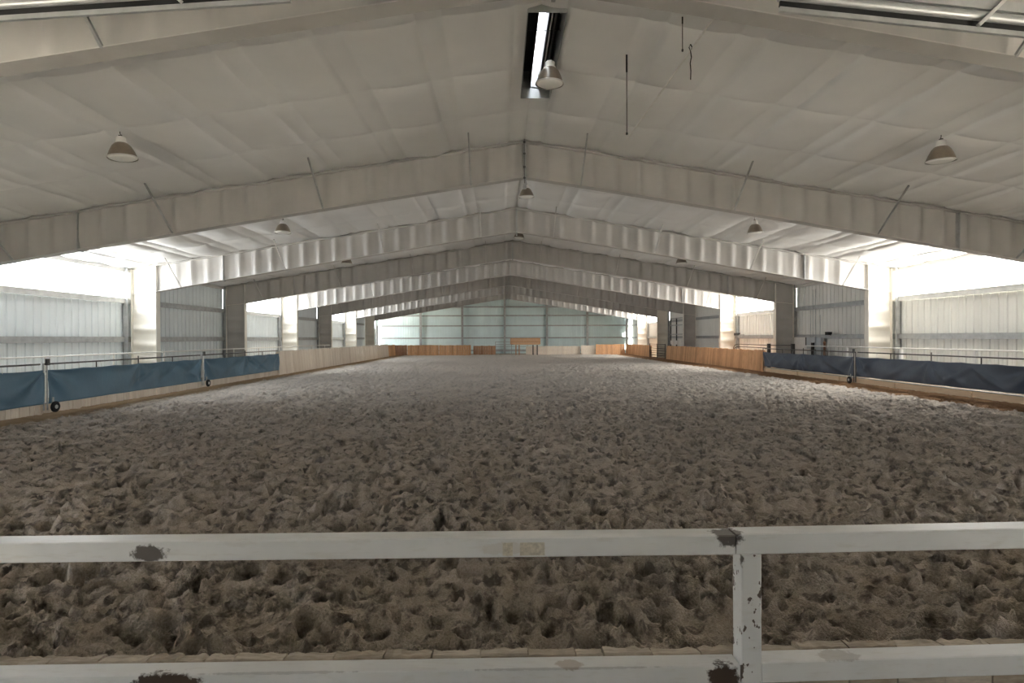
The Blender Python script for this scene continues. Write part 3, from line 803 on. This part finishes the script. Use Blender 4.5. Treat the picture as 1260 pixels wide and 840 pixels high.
def gate(x, y0, y1, side, tarp_mat_, label, seed, ztop=1.11, z0=0.27):
    L = y1 - y0
    root = empty('arena_gate', (x, y0, 0), label, 'gate', 'tarped gates along the arena sides', rz=math.radians(90))
    # local x runs along the gate (+Y in the world); local y points to -X in the world
    inn = -1 if side < 0 else 1             # local y toward the arena
    t = new_obj('tarp', tarp_mesh(L, z0, ztop, tarp_mat_, seed), root); t.location = (0, inn * 0.02, 0)
    s = t.modifiers.new('Solidify', 'SOLIDIFY'); s.thickness = 0.004
    g = MB(); g.tube([(0.04, -inn * 0.04, 1.25), (L - 0.04, -inn * 0.04, 1.25)], 0.022, 8); g.build('top_rail', M['dark'], root)
    g = MB(); g.tube([(0.04, -inn * 0.05, 0.28), (L - 0.04, -inn * 0.05, 0.28)], 0.018, 8); g.build('bottom_rail', M['galv'], root)
    for xx in (0.02, L - 0.02):
        g = MB(); g.tube([(xx, inn * 0.03, 0.12), (xx, inn * 0.03, 1.27)], 0.016, 8); g.build('end_post', M['galv' if side < 0 else 'dark'], root)
    for fr in (0.25, 0.5, 0.75):
        g = MB(); g.tube([(L * fr, -inn * 0.04, 1.0), (L * fr, -inn * 0.04, 1.34 if fr == 0.5 else 1.25)], 0.018, 6); g.build('upright', M['dark'], root)
    n = 9
    for k in range(n):
        xx = 0.3 + (L - 0.6) * k / (n - 1)
        g = MB(); g.tube([(xx, 0, 1.08), (xx + .03, -inn * 0.04, 1.20), (xx, -inn * .07, 1.25)], 0.005, 5); g.build('tie', M['galv_l'], root)
    g = MB(); g.box(0.0, 0.08, inn * .03 - .03, inn * .03 + .03, 1.22, 1.38); g.build('latch', M['dark'], root)
    # caster wheel at the near end
    wmb = MB(); wmb.lathe([(0.05, -0.03), (0.12, -0.03), (0.135, -0.015), (0.135, 0.015), (0.12, 0.03), (0.05, 0.03)], (0, 0, 0), 20, axis='x')
    w = wmb.build('wheel', M['black'], root); w.location = (0.155, inn * 0.12, 0.185); w.rotation_euler = (0, 0, math.radians(90))
    hb = MB(); hb.lathe([(0.0, -0.035), (0.05, -0.035), (0.055, 0), (0.05, 0.035), (0.0, 0.035)], (0, 0, 0), 14, axis='x'); hb.build('hub', M['galv_l'], w)
    g = MB(); g.bar((0.155, inn * 0.06, 0.19), (0.155, inn * 0.06, 0.42), 0.03, 0.05); g.build('fork', M['galv'], root)
    return root
gate(FENL, 6.9, 14.14, -1, M['tarp_l'], 'blue tarped pipe gate on the left, nearest the viewer and cut by the photo edge', 3)
gate(FENL, 14.21, 21.54, -1, M['tarp_l'], 'long blue tarped pipe gate, middle one of the three on the left', 4)
gate(FENL, 21.61, 28.9, -1, M['tarp_l'], 'blue tarped pipe gate on the left that meets the pale plank fence', 5)
gate(FENR, 13.9, 21.34, 1, M['tarp_r'], 'dark navy tarped gate on the right, cut by the photo edge', 8, 1.08, 0.34)
gate(FENR, 21.41, 28.95, 1, M['tarp_r'], 'dark navy tarped gate on the right that meets the orange plank fence', 9, 1.08, 0.34)

# white pipe rails along the columns
def pipe_fence(x, y0, y1, pitch, ztop, label, rails, square):
    root = empty('pipe_rail_fence', (x, y0, 0), label, 'rail fence', 'white pipe rails along the walls')
    for z in rails:
        g = MB(); g.tube([(0, 0, z), (0, y1 - y0, z)], 0.024, 8); g.build('rail', M['pipe_white'], root)
    n = int((y1 - y0) / pitch)
    for i in range(n + 1):
        y = i * pitch
        g = MB()
        if square: g.box(-.045, .045, y - .045, y + .045, -0.02, ztop)
        else: g.tube([(0, y, -0.02), (0, y, ztop)], 0.028, 8)
        g.build('post', M['pipe_white'], root)
pipe_fence(-13.15, 8.0, 44.0, 2.9, 1.37, 'white pipe rail fence behind the blue tarped gates on the left', (1.36, 0.85, 0.4), False)
pipe_fence(14.35, 10.5, 26.5, 3.2, 1.43, 'white rail fence with square posts behind the navy gates on the right', (1.42, 0.9), True)

# swung-back pipe gate behind the right fence corner
root = empty('pipe_gate', (FENR + 0.25, 28.9, 0), 'dark open pipe gate with a rounded end standing behind the right plank fence', 'gate')
for z in (1.42, 1.27):
    g = MB(); g.tube([(0, 0, z), (0.35, 3.5, z), (0.48, 4.9, z), (0.54, 5.5, z - 0.06), (0.57, 5.8, z - 0.2), (0.58, 5.85, z - 0.42)], 0.022, 8); g.build('rail', M['dark'], root)
for (xx, y_) in ((0.0, 0.0), (0.62, -1.2)):
    g = MB(); g.box(xx - .07, xx + .07, y_ - .07, y_ + .07, -0.02, 1.5); g.build('gate_post', M['dark'], root)
g = MB(); g.tube([(0.62, -1.2, 1.42), (0, 0, 1.42)], 0.022, 8); g.build('rail', M['dark'], root)
# small pipe gate in the right fence
root = empty('pipe_gate', (FENR, 46.35, 0), 'dark barred pipe gate in the gap between the two orange plank fences', 'gate')
for z in (0.3, 0.5, 0.7, 0.9, 1.1, 1.25):
    g = MB(); g.tube([(0, 0.05, z), (0, 4.85, z)], 0.024, 8); g.build('rail', M['dark'], root)
for y_ in (0.05, 2.45, 4.85):
    g = MB(); g.tube([(0, y_, -0.05), (0, y_, 1.3)], 0.035, 8); g.build('upright', M['dark'], root)
# gate at the far opening
root = empty('pipe_gate', (fx(611), YF + 2.4, 0), 'pale blue-grey pipe gate in the opening of the end fence', 'gate')
for z in (0.35, 0.6, 0.85, 1.1, 1.4):
    g = MB(); g.tube([(0, 0, z), (3.6, 0, z)], 0.025, 8); g.build('rail', M['galv'], root)
for x_ in (0.0, 1.8, 3.6):
    g = MB(); g.tube([(x_, 0, 0), (x_, 0, 1.45)], 0.03, 8); g.build('upright', M['galv'], root)

# wooden judge's booth at the far end
bx0, bx1, by = fx(630, 61.0), fx(666, 61.0), 61.0
root = empty('judges_booth', ((bx0 + bx1) / 2, by, 0), 'small raised wooden booth with slatted front on legs at the far end', 'booth')
Wb = bx1 - bx0
for k in range(5):
    g = MB(); g.box(-Wb / 2, Wb / 2, -0.02, 0.02, 1.20 + k * 0.125, 1.315 + k * 0.125); g.build('slat', M['wood_orange'], root)
g = MB(); g.box(-Wb / 2, Wb / 2 - .1, 0.02, 1.2, 1.12, 1.18); g.build('deck', M['wood_brown'], root)
g = MB(); g.box(-Wb / 2 + .3, Wb / 2 + .0, -0.06, -0.02, 1.08, 1.17); g.build('front_rail', M['wood_sill'], root)
for x_ in (-Wb / 2 + .55, -Wb / 2 + .9, Wb / 2 - .75, Wb / 2 - .3):
    g = MB(); g.box(x_ - .06, x_ + .06, -0.05, 0.07, -0.02, 1.12); g.build('leg', M['wood_brown' if x_ < 0 else 'dark'], root)
for s in (-1, 1):
    g = MB(); g.box(s * Wb / 2 - .04, s * Wb / 2 + .04, 0.0, 1.2, 1.18, 1.8); g.build('side_panel', M['wood_brown'], root)

# ------------------------------------------------------------------ equipment on the right wall
XW = XR + 0.05
def wy(px, x=XW): return x * 700 / (px - 616)
root = empty('electrical_panel', (XW, wy(1005), 1.4), 'grey electrical cabinet with a dark switch box on the right wall', 'electrical panel')
def wbox(name, px0, px1, z0, z1, d, mat, root):
    ya, yb = wy(px1), wy(px0); oy = root.location.y; oz = root.location.z
    g = MB(); g.box(-d, 0.0, ya - oy, yb - oy, z0 - oz, z1 - oz); return g.build(name, mat, root)
c = wbox('cabinet', 1000, 1011, 1.22, 1.82, 0.16, M['grey_box'], root); 
wbox('meter_cabinet', 1012, 1018, 0.75, 1.80, 0.14, M['grey_box'], root)
wbox('lower_cabinet', 1001, 1011, 0.55, 1.18, 0.18, M['grey_box'], root)
wbox('switch_box', 1008.0, 1010.5, 0.9, 1.55, 0.24, M['black'], root)
wbox('cabinet_edge', 999.2, 1000.2, 1.22, 1.82, 0.18, M['dark'], root)
for px, z1 in ((1003, 3.3), (1006, 4.2), (1009, 4.2), (1015, 2.9)):
    y_ = wy(px) - root.location.y
    g = MB(); g.tube([(-0.06, y_, 0.4), (-0.06, y_, z1 - 1.4)], 0.014, 6); g.build('conduit', M['galv'], root)
root = empty('white_wall_board', (XW, wy(991), 1.2), 'plain white board on the right wall beside the electrical cabinet', 'board')
g = MB(); g.box(-0.04, 0, -0.8, 0.75, -0.7, 0.62); g.build('board', M['pipe_white'], root)
g = MB(); g.box(-0.05, 0, 0.75, 0.80, -0.7, 0.62); g.build('frame_edge', M['galv'], root)
root = empty('rusty_pipe', (XW - 0.1, wy(1021.5), 0), 'short rusty brown pipe standing at the right wall below the girt', 'pipe')
g = MB(); g.tube([(0, 0, -0.02), (0, 0, 1.5)], 0.05, 10); g.build('pipe', M['rust'], root)
g = MB(); g.lathe([(0, 1.5), (.06, 1.5), (.06, 1.6), (0, 1.62)], n=10); g.build('pipe_cap', M['rust'], root)
root = empty('wall_speaker', (XW - 0.05, wy(1028.5), 1.95), 'small black horn speaker on a bracket on the right wall girt', 'speaker')
g = MB(); g.box(-0.22, -0.02, -0.12, 0.12, -0.03, 0.12); g.build('horn', M['black'], root)
g = MB(); g.bar((0, 0, -0.1), (-0.15, 0, 0.0), 0.03, 0.03); g.build('bracket', M['pipe_white'], root)
g = MB(); g.box(-0.08, 0.0, -1.2, -0.14, -0.03, 0.0); g.build('shelf_arm', M['galv'], root)
root = empty('wall_speaker', (XW - 0.05, wy(912), 1.95), 'small dark box on the girt of the third open bay on the right', 'speaker')
g = MB(); g.box(-0.2, 0, -0.25, 0.25, 0, 0.16); g.build('box', M['dark'], root)
g = MB(); g.box(-0.1, 0, -0.9, -0.3, 0, 0.06); g.build('cable_roll', M['galv'], root)
# tall sliding door frame in the fifth bay, right
root = empty('door_1', (XW - 0.25, 49.3, 0), kind='structure', label='tall narrow framed sliding door on the far right wall')
for y_ in (-1.6, 0.2, 1.9):
    g = MB(); g.box(-0.04, 0.04, y_ - 0.05, y_ + 0.05, 0, 3.55); g.build('door_stile', M['dark'], root)
for z in (0.1, 1.0, 2.1, 2.9, 3.5):
    g = MB(); g.box(-0.035, 0.035, -1.6, 1.9, z - 0.04, z + 0.04); g.build('door_rail', M['galv'], root)
for k in range(3):
    g = MB(); g.box(-0.05, 0.0, -1.35 + k * 1.15, -0.55 + k * 1.15, 1.2, 1.55); g.build('door_plate', M['pipe_white'], root)
# far left: narrow steel door and white post
root = empty('door_2', (XL + 0.05, 65.3, 0), kind='structure', label='narrow grey door with white frame at the far left corner')
g = MB(); g.box(0, 0.08, -2.3, -1.5, 0, 3.1); g.build('door_frame', M['pipe_white'], root)
g = MB(); g.box(0.0, 0.10, -1.5, -0.6, 0, 3.0); g.build('door_leaf', M['galv'], root)
g = MB(); g.box(0.0, 0.2, 0.2, 0.4, 0, 3.3); g.build('door_post', M['dark'], root)

# ------------------------------------------------------------------ foreground: kick wall planks and white rail
D0 = 2.30
kw = empty('front_kick_wall', (0, 2.42, 0), 'row of thick grey-tan planks with worn tops below the white rail', 'plank wall')
x = -3.3
k = 0
def top_plank(w, h, t, seed):
    r = random.Random(seed)
    nx = 7; V = []; F = []
    xs = [0.003 + (w - 0.006) * i / (nx - 1) for i in range(nx)]
    tops_f = [h + r.uniform(-.003, .003) for _ in xs]; tops_b = [h - 0.004 + r.uniform(-.010, .003) for _ in xs]
    tf = [0 + r.uniform(-.002, .002) for _ in xs]; tb = [t + r.uniform(-.006, .004) for _ in xs]
    for i, xx in enumerate(xs):
        V += [(xx, 0, -0.3), (xx, tf[i], tops_f[i] - .006), (xx, tf[i] + .008, tops_f[i]), (xx, tb[i] - .01, tops_b[i]), (xx, tb[i], tops_b[i] - .012), (xx, t, -0.3)]
    for i in range(nx - 1):
        a = i * 6; b = a + 6
        for j in range(5): F.append((a + j, b + j, b + j + 1, a + j + 1))
    F.append(tuple(range(6))); F.append(tuple(reversed(range((nx - 1) * 6, nx * 6))))
    mb = MB(); mb.add(V, F); return mb.mesh('plank', M['wood_grey'])
while x < 3.4:
    w = random.choice([0.205, 0.21, 0.215, 0.12, 0.212, 0.208])
    o = new_obj('plank', top_plank(w, 0.492 + random.uniform(-.004, .004), 0.078 if not 1.70 < x < 1.9 else 0.085, k), kw)
    o.location = (x, random.uniform(-0.003, 0.003), 0.012 if 1.70 < x < 1.9 else (0.014 if x > 1.2 else 0)); x += w; k += 1

def bevel_box(mb, x0, x1, y0, y1, z0, z1, b=0.004):
    pr = [(y0 + b, z0), (y1 - b, z0), (y1, z0 + b), (y1, z1 - b), (y1 - b, z1), (y0 + b, z1), (y0, z1 - b), (y0, z0 + b)]
    V = [(x0, a, c) for a, c in pr] + [(x1, a, c) for a, c in pr]
    F = [(i, i + 8, (i + 1) % 8 + 8, (i + 1) % 8) for i in range(8)] + [tuple(range(8)), tuple(reversed(range(8, 16)))]
    mb.add(V, F)
ZT, ZB2 = 1.04, 0.505       # tops of the two rails
YP = 2.30
spots = [(-1.41, D0, ZT - 0.045, (0.07, 0.1, 0.035), 0.9, BR), (-1.35, D0, ZB2 - .045, (0.15, 0.06, 0.055), 1.0, BR),
         (0.93, D0 + .03, ZT - .01, (0.07, 0.06, 0.05), 0.9, BR), (0.02, D0, ZT - .045, (0.11, 0.03, 0.03), 0.22, (0.45, 0.33, 0.2)),
         (1.40, D0 + .04, ZB2 + .02, (0.10, 0.05, 0.02), 0.4, (0.2, 0.16, 0.13)), (-0.9, D0, ZB2, (0.35, 0.012, 0.006), 0.3, BR), (0.25, D0, ZB2 - .0, (0.45, 0.01, 0.006), 0.3, BR),
         (0.91, D0, ZB2 - .05, (0.07, 0.1, 0.06), 1.0, (0.06, 0.04, 0.03)), (0.28, D0 + .03, ZB2, (0.06, .04, .02), 0.5, (0.3, 0.2, 0.12))]
mr_ = rail_mat('chipped_white_rail_paint', spots)
mp_ = rail_mat('chipped_white_post_paint', [(0.96, D0, ZT - .11, (0.03, 0.03, 0.05), 0.9, BR)], chips=0.60)
rail = empty('white_rail', (1.0, D0, 0), 'white painted square-tube rail with chipped post across the foreground', 'railing')
def rel(mb_): mb_.v = [(a - 1.0, b - D0, c) for a, b, c in mb_.v]; return mb_
g = MB(); bevel_box(g, -3.4, 0.955, YP, YP + .09, ZT - .08, ZT); o = rel(g).build('top_rail', mr_, rail)
g = MB(); bevel_box(g, -3.4, 0.975, YP, YP + .09, ZB2 - .085, ZB2); rel(g).build('lower_rail', mr_, rail)
g = MB(); bevel_box(g, 0.960, 3.3, YP, YP + .09, ZT - .080, ZT + .004)
g.v = [(a, b + max(0, a - .96) * 0.014, c + max(0, a - .96) * 0.004) for a, b, c in g.v]; rel(g).build('top_rail', mr_, rail)
g = MB(); bevel_box(g, 1.065, 3.3, YP, YP + .09, ZB2 - .075, ZB2 + .010)
g.v = [(a, b + max(0, a - .96) * 0.014, c + max(0, a - .96) * 0.006) for a, b, c in g.v]; rel(g).build('lower_rail', mr_, rail)
g = MB()
prf = [(0.985, YP), (1.060, YP), (1.064, YP + .004), (1.064, YP + .086), (1.06, YP + .09), (.985, YP + .09), (.981, YP + .086), (.981, YP + .004)]
nz_ = 2
V = [(a, b, z) for z in (-0.02, ZT - .081) for a, b in prf]
g.add(V, [((i + 1) % 8, i, i + 8, (i + 1) % 8 + 8) for i in range(8)] + [tuple(range(8, 16))])
rel(g).build('post', mp_, rail)
for (sa, sb) in ((0.005, 0.045), (0.075, 0.175)):
    g = MB(); g.box(sa, sb, YP - 0.0012, YP + .001, ZT - .072, ZT - .02); rel(g).build('worn_sticker', M['label'], rail)
